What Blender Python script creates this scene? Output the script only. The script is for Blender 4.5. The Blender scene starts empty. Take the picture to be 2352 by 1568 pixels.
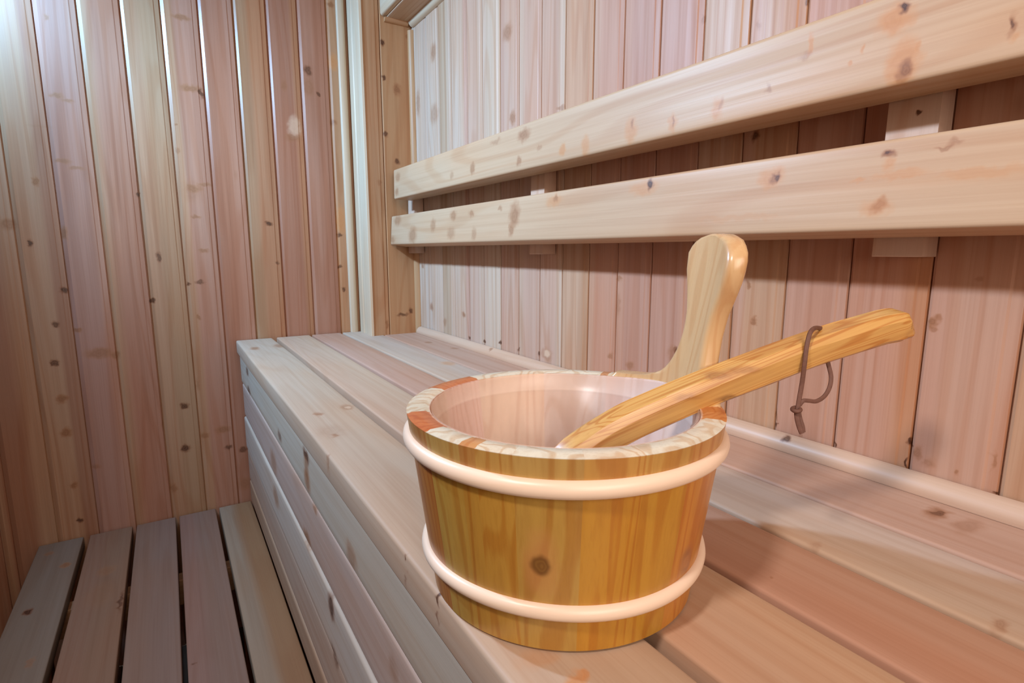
import bpy, math, random
from math import sin, cos, pi, radians, sqrt, hypot
from mathutils import Vector, Matrix, noise

# Sauna cabin corner.  x runs from the lower bench towards the right-hand wall,
# y runs along the benches towards the left-hand (end) wall, z is up, metres.
C = bpy.context.scene.collection
Z0 = 1.27            # camera height above the floor; surfaces below are measured from it
XW, YW = .737, 1.94  # right wall, left (end) wall
rnd = random.Random(7)

# ---------------------------------------------------------------- colour helpers
def lin(r, g, b):
    f = lambda c: (c/255/12.92) if c/255 <= .04045 else ((c/255+.055)/1.055)**2.4
    return (f(r), f(g), f(b))
PALE = lin(226, 196, 168); CREAM = lin(232, 208, 178); TAN = lin(208, 164, 122)
PINK = lin(208, 154, 130); RED = lin(192, 128, 100); OLIVE = lin(196, 160, 116)
ORANGE = lin(208, 146, 96); BROWN = lin(176, 122, 88); MAUVE = lin(196, 146, 130)
GREY = lin(214, 190, 168)
def mixc(a, b, t): return tuple(a[i]*(1-t)+b[i]*t for i in range(3))
def jit(c, k=.05):
    m = 1+rnd.uniform(-k, k)
    return tuple(min(1, max(0, v*m*(1+rnd.uniform(-k, k)*.4))) for v in c)

KN = {
 'left': [
  (-0.2076, 1.94, 0.5952, 0.0063, 0.03, 0.0075, 1, 0.5),
  (-0.2072, 1.94, 0.4055, 0.0137, 0.03, 0.0069, 1, 0.6),
  (-0.1848, 1.94, 0.3944, 0.0158, 0.03, 0.0054, 1, 0.5),
  (-0.2127, 1.94, 0.2384, 0.0158, 0.03, 0.0069, 1, 0.55),
  (-0.1847, 1.94, 0.2226, 0.0171, 0.03, 0.0053, 1, 0.5),
  (-0.2725, 1.94, 0.1827, 0.0081, 0.03, 0.0123, 1, 0.8),
  (-0.3024, 1.94, 0.0196, 0.0054, 0.03, 0.0103, 0, 0.9),
  (-0.2285, 1.94, 0.0493, 0.0086, 0.03, 0.0163, 1, 0.6),
  (-0.2443, 1.94, -0.1049, 0.0095, 0.03, 0.0095, 0, 0.9),
  (-0.0434, 1.94, -0.1429, 0.0076, 0.03, 0.009, 0, 0.8),
  (-0.015, 1.94, -0.0162, 0.0066, 0.03, 0.0139, 0, 0.7),
  (0.095, 1.94, 0.657, 0.024, 0.03, 0.0072, 1, 0.6),
  (0.1033, 1.94, 0.4678, 0.028, 0.03, 0.0094, 1, 0.65),
  (0.1302, 1.94, 0.4584, 0.0058, 0.03, 0.0135, 0, 0.8),
  (0.0903, 1.94, 0.1846, 0.0206, 0.03, 0.0102, 1, 0.7),
  (0.1187, 1.94, 0.1977, 0.0174, 0.03, 0.0052, 1, 0.6),
  (0.0893, 1.94, 0.1022, 0.0138, 0.03, 0.0051, 1, 0.65),
  (0.1009, 1.94, 0.0016, 0.0128, 0.03, 0.0059, 1, 0.65),
  (0.0842, 1.94, -0.0916, 0.0117, 0.03, 0.006, 0, 0.6),
  (0.0526, 1.94, -0.0973, 0.0052, 0.03, 0.0059, 0, 0.7),
  (0.2908, 1.94, 0.0882, 0.0104, 0.03, 0.0082, 0, 0.95),
  (0.4372, 1.94, 0.57, 0.0122, 0.03, 0.0146, 0, 0.6),
  (0.4357, 1.94, 0.5199, 0.0177, 0.03, 0.0294, 1, 0.35),
  (0.4673, 1.94, 0.5033, 0.0055, 0.03, 0.0068, 0, 0.7),
  (0.3858, 1.94, 0.3946, 0.0174, 0.03, 0.0295, 3, 0.5),
  (0.3784, 1.94, 0.3592, 0.0227, 0.03, 0.011, 1, 0.45),
  (0.3619, 1.94, 0.5143, 0.0091, 0.03, 0.0157, 1, 0.4),
  (0.5191, 1.94, 0.7823, 0.0111, 0.03, 0.0082, 1, 0.7),
  (0.5184, 1.94, 0.6083, 0.0142, 0.03, 0.0229, 2, 0.8),
  (0.5089, 1.94, 0.4221, 0.0114, 0.03, 0.0097, 1, 0.7),
  (0.5188, 1.94, 0.1057, 0.0134, 0.03, 0.0437, 2, 0.85),
  (0.5134, 1.94, 0.0546, 0.0103, 0.03, 0.0059, 0, 0.7),
  (0.5081, 1.94, -0.0515, 0.0074, 0.03, 0.0059, 0, 0.6),
  (0.5176, 1.94, -0.1311, 0.006, 0.03, 0.0075, 0, 0.7),
  (0.0587, 1.94, 0.3638, 0.0044, 0.03, 0.0049, 1, 0.6),
  (-0.051, 1.94, 0.1609, 0.0042, 0.03, 0.0073, 0, 0.9),
  (0.3089, 1.94, -0.036, 0.0053, 0.03, 0.0056, 0, 0.5),
  (0.0558, 1.94, 0.291, 0.0045, 0.03, 0.0086, 1, 0.5),
  (0.0527, 1.94, 0.557, 0.0032, 0.03, 0.0059, 1, 0.7),
  (-0.2726, 1.94, -0.197, 0.0075, 0.03, 0.0084, 0, 0.7),
  (-0.2838, 1.94, -0.3044, 0.0085, 0.03, 0.0098, 0, 0.7),
  (-0.2812, 1.94, -0.4079, 0.0124, 0.03, 0.0113, 1, 0.8),
  (-0.2807, 1.94, -0.5058, 0.0125, 0.03, 0.0141, 1, 0.85),
  (-0.2802, 1.94, -0.6651, 0.0088, 0.03, 0.0093, 1, 0.8),
  (-0.277, 1.94, -0.7718, 0.0069, 0.03, 0.0081, 0, 0.8),
  (-0.2243, 1.94, -0.2175, 0.0087, 0.03, 0.0074, 1, 0.6),
  (-0.1848, 1.94, -0.2871, 0.0302, 0.03, 0.0153, 1, 0.55),
  (-0.1471, 1.94, -0.2972, 0.0123, 0.03, 0.0102, 1, 0.6),
  (0.0115, 1.94, -0.4722, 0.0116, 0.03, 0.0098, 0, 0.8),
  (0.0027, 1.94, -0.6073, 0.0128, 0.03, 0.0115, 0, 0.8),
  (0.1102, 1.94, -0.5652, 0.0198, 0.03, 0.012, 1, 0.6),
  (0.059, 1.94, -0.5749, 0.0132, 0.03, 0.0102, 1, 0.6),
  (0.1231, 1.94, -0.6277, 0.0113, 0.03, 0.0076, 0, 0.6),
  (0.1643, 1.94, -0.6432, 0.0116, 0.03, 0.0092, 0, 0.6),
  (0.0721, 1.94, -0.1992, 0.0047, 0.03, 0.008, 1, 0.6),
  (-0.2233, 1.94, -0.6192, 0.0121, 0.03, 0.007, 1, 0.4),
  (-0.0392, 1.94, -0.7301, 0.0092, 0.03, 0.0157, 1, 0.6),
  (0.0518, 1.94, -0.4095, 0.006, 0.03, 0.018, 1, 0.4),
  (0.1574, 1.94, -0.7598, 0.0195, 0.03, 0.023, 1, 0.4),
  (-0.3397, 1.94, 0.0697, 0.0148, 0.03, 0.0145, 1, 0.6),
  (0.0828, 1.94, 0.1754, 0.0229, 0.03, 0.0317, 1, 0.25),
  (-0.2514, 1.94, 0.3229, 0.0269, 0.03, 0.0045, 1, 0.15),
 ],
 'corner': [
  (0.6374, 1.8, 0.6495, 0.0064, 0.03, 0.0091, 0, 0.85),
  (0.6391, 1.8, 0.5454, 0.0065, 0.03, 0.0079, 0, 0.8),
  (0.6814, 1.8, 0.515, 0.0133, 0.03, 0.0174, 1, 0.8),
  (0.7208, 1.8, 0.6818, 0.0052, 0.03, 0.0079, 1, 0.6),
  (0.6383, 1.8, 0.3735, 0.0066, 0.03, 0.0081, 0, 0.7),
  (0.675, 1.8, 0.2913, 0.009, 0.03, 0.0097, 0, 0.7),
  (0.6761, 1.8, -0.2138, 0.0205, 0.03, 0.0061, 0, 0.6),
  (0.7066, 1.8, -0.202, 0.008, 0.03, 0.0076, 0, 0.7),
  (0.6105, 1.8, 0.2208, 0.0073, 0.03, 0.0096, 1, 0.35),
  (0.6208, 1.8, -0.2447, 0.0061, 0.03, 0.0149, 1, 0.6),
  (0.7264, 1.8, -0.2367, 0.0041, 0.03, 0.0107, 0, 0.6),
 ],
 'rail_up': [
  (0.64, 0.9865, 0.2337, 0.03, 0.0208, 0.0108, 1, 0.6),
  (0.64, 1.0045, 0.1849, 0.03, 0.0084, 0.0096, 1, 0.5),
  (0.64, 1.2093, 0.1949, 0.03, 0.011, 0.0131, 1, 0.5),
  (0.64, 1.3238, 0.1927, 0.03, 0.0101, 0.0108, 1, 0.3),
  (0.64, 0.93, 0.2013, 0.03, 0.0075, 0.0067, 1, 0.3),
  (0.64, 0.8534, 0.1851, 0.03, 0.0093, 0.0102, 2, 0.7),
  (0.64, 0.7879, 0.182, 0.03, 0.0107, 0.017, 2, 0.55),
  (0.64, 0.6753, 0.1877, 0.03, 0.0116, 0.0186, 2, 0.6),
  (0.64, 0.6729, 0.197, 0.03, 0.0039, 0.0073, 1, 0.5),
  (0.64, 0.5897, 0.1829, 0.03, 0.0074, 0.0134, 2, 0.6),
  (0.64, 0.5882, 0.1856, 0.03, 0.0025, 0.0073, 1, 0.5),
  (0.64, 0.514, 0.186, 0.03, 0.0098, 0.0136, 2, 0.6),
  (0.64, 0.5082, 0.1914, 0.03, 0.0042, 0.0067, 1, 0.3),
  (0.64, 1.7109, 0.2308, 0.03, 0.019, 0.0132, 1, 0.4),
  (0.64, 1.7229, 0.1868, 0.03, 0.0155, 0.012, 1, 0.5),
  (0.64, 1.1013, 0.2393, 0.03, 0.0207, 0.0064, 1, 0.3),
  (0.64, 0.3924, 0.23, 0.03, 0.0042, 0.0119, 2, 0.7),
  (0.64, 0.3955, 0.2193, 0.03, 0.0078, 0.0061, 1, 0.3),
  (0.64, 0.4392, 0.1968, 0.03, 0.0041, 0.0067, 1, 0.4),
  (0.64, 0.3449, 0.1988, 0.03, 0.0032, 0.0037, 2, 0.7),
  (0.64, 0.3342, 0.2105, 0.03, 0.0022, 0.004, 2, 0.7),
  (0.64, 0.3058, 0.2288, 0.03, 0.016, 0.0128, 2, 0.8),
  (0.64, 0.2986, 0.2384, 0.03, 0.0051, 0.0041, 0, 0.9),
  (0.64, 0.2926, 0.1868, 0.03, 0.0138, 0.0212, 2, 0.75),
  (0.64, 0.2907, 0.179, 0.03, 0.0075, 0.0078, 1, 0.95),
  (0.64, 0.2805, 0.1974, 0.03, 0.0038, 0.0062, 2, 0.5),
  (0.64, 0.2094, 0.1939, 0.03, 0.0032, 0.0091, 1, 0.6),
  (0.64, 0.2106, 0.1964, 0.03, 0.0022, 0.0047, 0, 0.6),
  (0.64, 0.205, 0.1807, 0.03, 0.0039, 0.0048, 2, 0.4),
 ],
 'rail_low': [
  (0.64, 1.782, 0.0372, 0.03, 0.0247, 0.0099, 1, 0.4),
  (0.64, 1.7391, 0.0998, 0.03, 0.0314, 0.0178, 1, 0.5),
  (0.64, 1.6051, 0.0484, 0.03, 0.0311, 0.0234, 1, 0.5),
  (0.64, 1.4543, 0.0723, 0.03, 0.0178, 0.0179, 1, 0.4),
  (0.64, 1.3278, 0.0928, 0.03, 0.0179, 0.0111, 1, 0.5),
  (0.64, 1.2278, 0.0916, 0.03, 0.0137, 0.0083, 1, 0.5),
  (0.64, 1.091, 0.0953, 0.03, 0.0095, 0.0048, 1, 0.4),
  (0.64, 1.3376, 0.0464, 0.03, 0.0234, 0.0146, 1, 0.35),
  (0.64, 1.2085, 0.043, 0.03, 0.0134, 0.0146, 1, 0.35),
  (0.64, 1.0284, 0.0758, 0.03, 0.0192, 0.0257, 1, 0.6),
  (0.64, 1.0374, 0.044, 0.03, 0.0107, 0.0121, 1, 0.5),
  (0.64, 0.8859, 0.0976, 0.03, 0.0238, 0.0108, 2, 0.5),
  (0.64, 0.8817, 0.1005, 0.03, 0.007, 0.0057, 1, 0.5),
  (0.64, 0.6507, 0.0976, 0.03, 0.0277, 0.0103, 2, 0.55),
  (0.64, 0.6352, 0.1033, 0.03, 0.0055, 0.0085, 0, 0.9),
  (0.64, 0.431, 0.0896, 0.03, 0.0162, 0.0111, 2, 0.6),
  (0.64, 0.4251, 0.089, 0.03, 0.0064, 0.0063, 1, 0.7),
  (0.64, 0.4228, 0.0888, 0.03, 0.0022, 0.0047, 0, 0.6),
  (0.64, 0.3009, 0.099, 0.03, 0.007, 0.0045, 1, 0.8),
  (0.64, 0.301, 0.0999, 0.03, 0.0029, 0.0022, 0, 0.8),
  (0.64, 0.2986, 0.0884, 0.03, 0.007, 0.0058, 2, 0.5),
  (0.64, 0.3263, 0.0733, 0.03, 0.0067, 0.0028, 2, 0.5),
  (0.64, 0.3021, 0.0479, 0.03, 0.0084, 0.0068, 1, 0.8),
  (0.64, 0.3049, 0.0463, 0.03, 0.0147, 0.0091, 2, 0.45),
  (0.64, 0.2874, 0.0775, 0.03, 0.0234, 0.004, 2, 0.4),
  (0.64, 0.2187, 0.0717, 0.03, 0.031, 0.0045, 2, 0.3),
  (0.64, 0.2446, 0.1009, 0.03, 0.007, 0.003, 1, 0.4),
  (0.64, 0.2519, 0.0973, 0.03, 0.0082, 0.0022, 1, 0.5),
  (0.64, 0.4674, 0.0432, 0.03, 0.0605, 0.0041, 2, 0.2),
 ],
 'right': [
  (0.737, 1.208, 0.5149, 0.03, 0.0197, 0.0193, 1, 0.5),
  (0.737, 1.1844, 0.3162, 0.03, 0.0118, 0.0171, 1, 0.6),
  (0.737, 1.6357, 0.5912, 0.03, 0.0188, 0.0247, 1, 0.5),
  (0.737, 1.6391, 0.4152, 0.03, 0.0287, 0.0282, 1, 0.35),
  (0.737, 1.7634, 0.4719, 0.03, 0.0146, 0.0397, 1, 0.45),
  (0.737, 0.991, 0.2991, 0.03, 0.0122, 0.0051, 1, 0.5),
  (0.737, 0.6276, 0.3536, 0.03, 0.0042, 0.0065, 1, 0.5),
  (0.737, 0.4614, 0.32, 0.03, 0.003, 0.0034, 0, 0.5),
  (0.737, 0.5288, 0.3129, 0.03, 0.0049, 0.0072, 1, 0.3),
  (0.737, 1.7585, -0.0491, 0.03, 0.0112, 0.0073, 1, 0.6),
  (0.737, 1.6934, -0.181, 0.03, 0.0125, 0.0132, 1, 0.6),
  (0.737, 1.4579, -0.1845, 0.03, 0.0099, 0.0079, 1, 0.7),
  (0.737, 1.59, -0.2209, 0.03, 0.013, 0.0141, 1, 0.4),
  (0.737, 1.3315, -0.2493, 0.03, 0.0075, 0.0051, 0, 0.8),
  (0.737, 1.2479, -0.24, 0.03, 0.0068, 0.0048, 0, 0.8),
  (0.737, 1.1551, -0.2437, 0.03, 0.0061, 0.0046, 0, 0.8),
  (0.737, 1.0644, -0.2426, 0.03, 0.0054, 0.0053, 0, 0.7),
  (0.737, 1.0323, -0.2375, 0.03, 0.0207, 0.0138, 1, 0.45),
  (0.737, 1.0306, -0.2352, 0.03, 0.0121, 0.0085, 3, 0.6),
  (0.737, 0.7939, -0.0526, 0.03, 0.0084, 0.0058, 1, 0.5),
  (0.737, 0.7966, -0.1022, 0.03, 0.0061, 0.0211, 1, 0.3),
  (0.737, 0.8159, -0.2056, 0.03, 0.0076, 0.0063, 1, 0.5),
  (0.737, 0.7601, -0.2144, 0.03, 0.0104, 0.0086, 1, 0.5),
  (0.737, 0.6492, -0.1672, 0.03, 0.0039, 0.0061, 0, 0.8),
  (0.737, 0.6554, -0.1782, 0.03, 0.0116, 0.0154, 1, 0.4),
  (0.737, 1.4235, -0.2518, 0.03, 0.0069, 0.0053, 0, 0.7),
  (0.737, 0.5157, -0.0506, 0.03, 0.0051, 0.0039, 1, 0.7),
  (0.737, 0.5035, -0.1037, 0.03, 0.0043, 0.0059, 1, 0.7),
  (0.737, 0.2755, -0.0771, 0.03, 0.0042, 0.0054, 1, 0.8),
  (0.737, 0.2747, -0.0845, 0.03, 0.0029, 0.004, 1, 0.5),
  (0.737, 0.277, -0.2336, 0.03, 0.0057, 0.0065, 1, 0.5),
  (0.737, 0.2649, -0.2436, 0.03, 0.0063, 0.0056, 1, 0.35),
  (0.737, 0.4549, -0.2515, 0.03, 0.0024, 0.0033, 0, 0.9),
  (0.737, 0.4568, -0.2369, 0.03, 0.0022, 0.0097, 1, 0.6),
  (0.737, 0.37, -0.2522, 0.03, 0.0025, 0.0036, 0, 0.9),
  (0.737, 0.2862, -0.224, 0.03, 0.0023, 0.0038, 0, 0.9),
  (0.737, 0.2857, -0.2523, 0.03, 0.0022, 0.0059, 0, 0.9),
  (0.737, 0.2007, -0.2584, 0.03, 0.0025, 0.0026, 0, 0.9),
  (0.737, 0.2379, -0.2464, 0.03, 0.0022, 0.004, 1, 0.6),
  (0.737, 0.2069, -0.2231, 0.03, 0.0022, 0.0095, 1, 0.5),
  (0.737, 0.5219, 0.1654, 0.03, 0.0057, 0.008, 0, 0.7),
  (0.737, 0.4171, -0.2551, 0.03, 0.0022, 0.0093, 1, 0.3),
  (0.737, 0.2396, -0.0288, 0.03, 0.0037, 0.0032, 1, 0.3),
 ],
 'top': [
  (0.1993, 1.7469, -0.28, 0.0123, 0.0248, 0.03, 1, 0.6),
  (0.2584, 0.984, -0.28, 0.0111, 0.018, 0.03, 1, 0.5),
  (0.2598, 0.9832, -0.28, 0.0051, 0.0077, 0.03, 3, 0.5),
  (0.2025, 0.9675, -0.28, 0.0081, 0.0117, 0.03, 1, 0.6),
  (0.2666, 1.7583, -0.28, 0.0143, 0.0336, 0.03, 1, 0.5),
  (0.1984, 0.8395, -0.28, 0.005, 0.0087, 0.03, 1, 0.5),
  (0.1682, 0.7602, -0.28, 0.0033, 0.0086, 0.03, 1, 0.4),
  (0.1986, 0.8615, -0.28, 0.0219, 0.034, 0.03, 1, 0.15),
  (0.6876, 0.2339, -0.28, 0.0186, 0.0089, 0.03, 1, 0.65),
  (0.6885, 0.2322, -0.28, 0.0093, 0.0042, 0.03, 0, 0.5),
  (0.6821, 0.2033, -0.28, 0.0246, 0.0103, 0.03, 1, 0.35),
  (0.5149, 0.1262, -0.28, 0.0098, 0.0055, 0.03, 1, 0.4),
  (0.2063, 0.2534, -0.28, 0.0079, 0.0059, 0.03, 2, 0.8),
  (0.2153, 0.2532, -0.28, 0.0032, 0.0036, 0.03, 2, 0.7),
  (0.1661, 0.461, -0.28, 0.0026, 0.0026, 0.03, 0, 0.7),
  (0.1697, 0.3885, -0.28, 0.0024, 0.0026, 0.03, 0, 0.8),
  (0.4236, 0.2526, -0.28, 0.0029, 0.0022, 0.03, 1, 0.4),
  (0.6957, 1.4385, -0.28, 0.0126, 0.0148, 0.03, 1, 0.4),
  (0.5864, 1.2516, -0.28, 0.0162, 0.0256, 0.03, 2, 0.5),
  (0.6759, 1.5798, -0.28, 0.0105, 0.0162, 0.03, 1, 0.5),
  (0.2001, 0.285, -0.28, 0.0157, 0.0101, 0.03, 2, 0.3),
  (0.5101, 0.2666, -0.28, 0.0095, 0.0057, 0.03, 1, 0.2),
 ],
 'face': [
  (0.176, 1.7577, -0.3483, 0.03, 0.0291, 0.0117, 0, 0.6),
  (0.176, 1.7525, -0.4064, 0.03, 0.0348, 0.0143, 0, 0.6),
  (0.176, 1.2255, -0.3902, 0.03, 0.0239, 0.0112, 0, 0.5),
  (0.176, 0.9485, -0.3441, 0.03, 0.0225, 0.0119, 0, 0.85),
  (0.176, 0.9517, -0.3679, 0.03, 0.0195, 0.0187, 1, 0.6),
  (0.176, 0.9512, -0.3915, 0.03, 0.023, 0.0181, 1, 0.7),
  (0.176, 1.3532, -0.4919, 0.03, 0.0435, 0.027, 1, 0.5),
  (0.176, 0.6851, -0.3974, 0.03, 0.0237, 0.0165, 1, 0.5),
  (0.176, 0.8187, -0.5508, 0.03, 0.0184, 0.0203, 0, 0.8),
  (0.176, 0.993, -0.517, 0.03, 0.0289, 0.0148, 1, 0.7),
  (0.176, 0.8202, -0.6374, 0.03, 0.0186, 0.0185, 0, 0.5),
  (0.176, 0.9101, -0.4248, 0.03, 0.0142, 0.0085, 1, 0.6),
  (0.176, 1.6696, -0.3157, 0.03, 0.0311, 0.0088, 1, 0.3),
  (0.176, 0.5379, -0.4601, 0.03, 0.0149, 0.0138, 1, 0.3),
  (0.176, 1.3371, -0.572, 0.03, 0.036, 0.0241, 1, 0.5),
 ],
 'low': [
  (-0.34, 1.5755, -0.823, 0.0088, 0.0133, 0.03, 0, 0.95),
  (-0.2964, 1.7744, -0.823, 0.0109, 0.0124, 0.03, 1, 0.8),
  (-0.3419, 1.8708, -0.823, 0.0093, 0.0103, 0.03, 1, 0.5),
  (-0.3024, 1.365, -0.823, 0.0066, 0.0174, 0.03, 1, 0.4),
  (-0.1603, 1.5094, -0.823, 0.005, 0.0433, 0.03, 0, 0.6),
  (-0.0219, 1.1865, -0.823, 0.0045, 0.0044, 0.03, 0, 0.5),
  (-0.1999, 1.6859, -0.823, 0.0194, 0.0228, 0.03, 1, 0.35),
  (-0.2044, 1.5686, -0.823, 0.0273, 0.0544, 0.03, 1, 0.2),
 ],
}

# ---------------------------------------------------------------- materials
def knot_group():
    g = bpy.data.node_groups.new('wood_knot', 'ShaderNodeTree')
    I = g.interface
    I.new_socket('Color', in_out='INPUT', socket_type='NodeSocketColor')
    I.new_socket('Vector', in_out='INPUT', socket_type='NodeSocketVector')
    I.new_socket('Centre', in_out='INPUT', socket_type='NodeSocketVector')
    I.new_socket('Inverse Size', in_out='INPUT', socket_type='NodeSocketVector')
    I.new_socket('Halo', in_out='INPUT', socket_type='NodeSocketColor')
    I.new_socket('Core', in_out='INPUT', socket_type='NodeSocketColor')
    I.new_socket('Strength', in_out='INPUT', socket_type='NodeSocketFloat')
    I.new_socket('Core Strength', in_out='INPUT', socket_type='NodeSocketFloat')
    I.new_socket('Color', in_out='OUTPUT', socket_type='NodeSocketColor')
    N = g.nodes; L = g.links.new
    gi = N.new('NodeGroupInput'); go = N.new('NodeGroupOutput')
    s = N.new('ShaderNodeVectorMath'); s.operation = 'SUBTRACT'
    m = N.new('ShaderNodeVectorMath'); m.operation = 'MULTIPLY'
    ln = N.new('ShaderNodeVectorMath'); ln.operation = 'LENGTH'
    L(gi.outputs['Vector'], s.inputs[0]); L(gi.outputs['Centre'], s.inputs[1])
    L(s.outputs[0], m.inputs[0]); L(gi.outputs['Inverse Size'], m.inputs[1]); L(m.outputs[0], ln.inputs[0])
    def mr(a, b, st):
        r = N.new('ShaderNodeMapRange'); r.interpolation_type = 'SMOOTHSTEP'
        r.inputs['From Min'].default_value = a; r.inputs['From Max'].default_value = b
        r.inputs['To Min'].default_value = 1; r.inputs['To Max'].default_value = 0
        L(ln.outputs['Value'], r.inputs['Value'])
        k = N.new('ShaderNodeMath'); k.operation = 'MULTIPLY'
        L(r.outputs[0], k.inputs[0]); L(gi.outputs[st], k.inputs[1])
        return k.outputs[0]
    x1 = N.new('ShaderNodeMix'); x1.data_type = 'RGBA'
    L(mr(.45, 1.15, 'Strength'), x1.inputs[0]); L(gi.outputs['Color'], x1.inputs[6]); L(gi.outputs['Halo'], x1.inputs[7])
    x2 = N.new('ShaderNodeMix'); x2.data_type = 'RGBA'
    sw = N.new('ShaderNodeMath'); sw.operation = 'MULTIPLY'; sw.inputs[1].default_value = 19
    L(ln.outputs['Value'], sw.inputs[0])
    sn = N.new('ShaderNodeMath'); sn.operation = 'SINE'; L(sw.outputs[0], sn.inputs[0])
    sa = N.new('ShaderNodeMath'); sa.operation = 'MULTIPLY_ADD'; sa.inputs[1].default_value = .22; sa.inputs[2].default_value = .78
    L(sn.outputs[0], sa.inputs[0])
    sm = N.new('ShaderNodeMath'); sm.operation = 'MULTIPLY'; L(sa.outputs[0], sm.inputs[0]); L(mr(.30, .85, 'Core Strength'), sm.inputs[1])
    L(sm.outputs[0], x2.inputs[0]); L(x1.outputs[2], x2.inputs[6]); L(gi.outputs['Core'], x2.inputs[7])
    L(x2.outputs[2], go.inputs['Color'])
    return g
KG = knot_group()
KIND = {4: (lin(84, 46, 18), lin(136, 96, 46), 1, .8),
        0: (lin(120, 66, 34), lin(48, 24, 14), 1, 1.0),     # dark knot
        1: (lin(158, 104, 66), lin(118, 74, 46), 1.05, .6),    # brown knot
        2: (lin(198, 138, 86), lin(172, 112, 68), 1.05, .3),  # resinous orange patch
        3: (lin(230, 200, 170), lin(214, 176, 140), 1, .5)} # pale knot

def wood(name, axis, knots=(), origin=(0, 0, 0), rough=.5, fine=1.0, rings=1.0, auto=.0, spec=.4, coat=0.0,
         ring_scale=9.0, warp=.0030, rot=None):
    """Procedural timber: per-board tint from the mesh, fibre and growth rings along `axis`, knots."""
    m = bpy.data.materials.new(name); m.use_nodes = True
    nt = m.node_tree; N = nt.nodes; L = nt.links.new
    b = N['Principled BSDF']
    tc = N.new('ShaderNodeTexCoord')
    off = N.new('ShaderNodeVectorMath'); off.operation = 'ADD'; off.inputs[1].default_value = origin
    L(tc.outputs['Object'], off.inputs[0])
    P = off.outputs[0]
    sd = N.new('ShaderNodeAttribute'); sd.attribute_name = 'seed'
    tn = N.new('ShaderNodeAttribute'); tn.attribute_name = 'tint'
    sv = N.new('ShaderNodeVectorMath'); sv.operation = 'SCALE'; sv.inputs[0].default_value = (7.3, 3.7, 5.9)
    L(sd.outputs['Fac'], sv.inputs['Scale'])
    ps = N.new('ShaderNodeVectorMath'); ps.operation = 'ADD'
    L(P, ps.inputs[0]); L(sv.outputs[0], ps.inputs[1])
    if rot:
        mp = N.new('ShaderNodeMapping'); mp.vector_type = 'POINT'; mp.inputs['Rotation'].default_value = rot
        L(P, mp.inputs['Vector']); L(mp.outputs[0], ps.inputs[0])
    def scaled(al, ac):
        k = N.new('ShaderNodeVectorMath'); k.operation = 'MULTIPLY'
        k.inputs[1].default_value = tuple(al if i == axis else ac for i in range(3))
        L(ps.outputs[0], k.inputs[0]); return k.outputs[0]
    def noi(v, det, dist=0.0, rough_=.5):
        n = N.new('ShaderNodeTexNoise'); n.inputs['Scale'].default_value = 1
        n.inputs['Detail'].default_value = det; n.inputs['Distortion'].default_value = dist
        n.inputs['Roughness'].default_value = rough_
        L(v, n.inputs['Vector']); return n
    def math_(op, a, bb=None, c=None):
        k = N.new('ShaderNodeMath'); k.operation = op
        for i, q in enumerate((a, bb, c)):
            if q is None: continue
            if isinstance(q, (int, float)): k.inputs[i].default_value = q
            else: L(q, k.inputs[i])
        return k.outputs[0]
    def mrange(v, a, bb, c, d, smooth=True):
        r = N.new('ShaderNodeMapRange'); r.interpolation_type = 'SMOOTHSTEP' if smooth else 'LINEAR'
        for i, q in zip(('From Min', 'From Max', 'To Min', 'To Max'), (a, bb, c, d)): r.inputs[i].default_value = q
        L(v, r.inputs['Value']); return r.outputs[0]
    def mixrgb(f, a, bb, mode='MIX'):
        x = N.new('ShaderNodeMix'); x.data_type = 'RGBA'; x.blend_type = mode
        if isinstance(f, (int, float)): x.inputs[0].default_value = f
        else: L(f, x.inputs[0])
        for i, q in ((6, a), (7, bb)):
            if isinstance(q, tuple): x.inputs[i].default_value = (*q, 1)
            else: L(q, x.inputs[i])
        return x.outputs[2]
    big = noi(scaled(.55, ring_scale), 1.5, .3)
    ring = math_('SINE', math_('MULTIPLY', big.outputs['Fac'], 75))
    ringf = mrange(ring, .1, 1.0, 0, 1)
    fib = noi(scaled(4.0, 420), 3, 0, .6)
    fib2 = noi(scaled(1.4, 75), 3, 0, .55)
    blot = noi(scaled(2.2, 9), 2)
    col = tn.outputs['Color']
    dk = mixrgb(1.0, col, (.84, .66, .52), 'MULTIPLY')
    col = mixrgb(math_('MINIMUM', math_('MULTIPLY', ringf, .38*rings), 1.0), col, dk)
    dk2 = mixrgb(1.0, col, (.80, .70, .62), 'MULTIPLY')
    col = mixrgb(mrange(fib2.outputs['Fac'], .42, .68, 0, .55*fine), col, dk2)
    col = mixrgb(mrange(fib.outputs['Fac'], .45, .75, 0, .40*fine), col, dk2)
    warmer = mixrgb(1.0, col, (1.04, .90, .80), 'MULTIPLY')
    col = mixrgb(mrange(blot.outputs['Fac'], .4, .7, 0, .6), col, warmer)
    # warped coordinates keep knot outlines irregular
    wn = noi(P, 2); wn.inputs['Scale'].default_value = 70
    w0 = N.new('ShaderNodeVectorMath'); w0.operation = 'SUBTRACT'; w0.inputs[1].default_value = (.5, .5, .5)
    L(wn.outputs['Color'], w0.inputs[0])
    w1 = N.new('ShaderNodeVectorMath'); w1.operation = 'SCALE'; w1.inputs['Scale'].default_value = warp*6
    L(w0.outputs[0], w1.inputs[0])
    wp = N.new('ShaderNodeVectorMath'); wp.operation = 'ADD'
    L(P, wp.inputs[0]); L(w1.outputs[0], wp.inputs[1])
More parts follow.
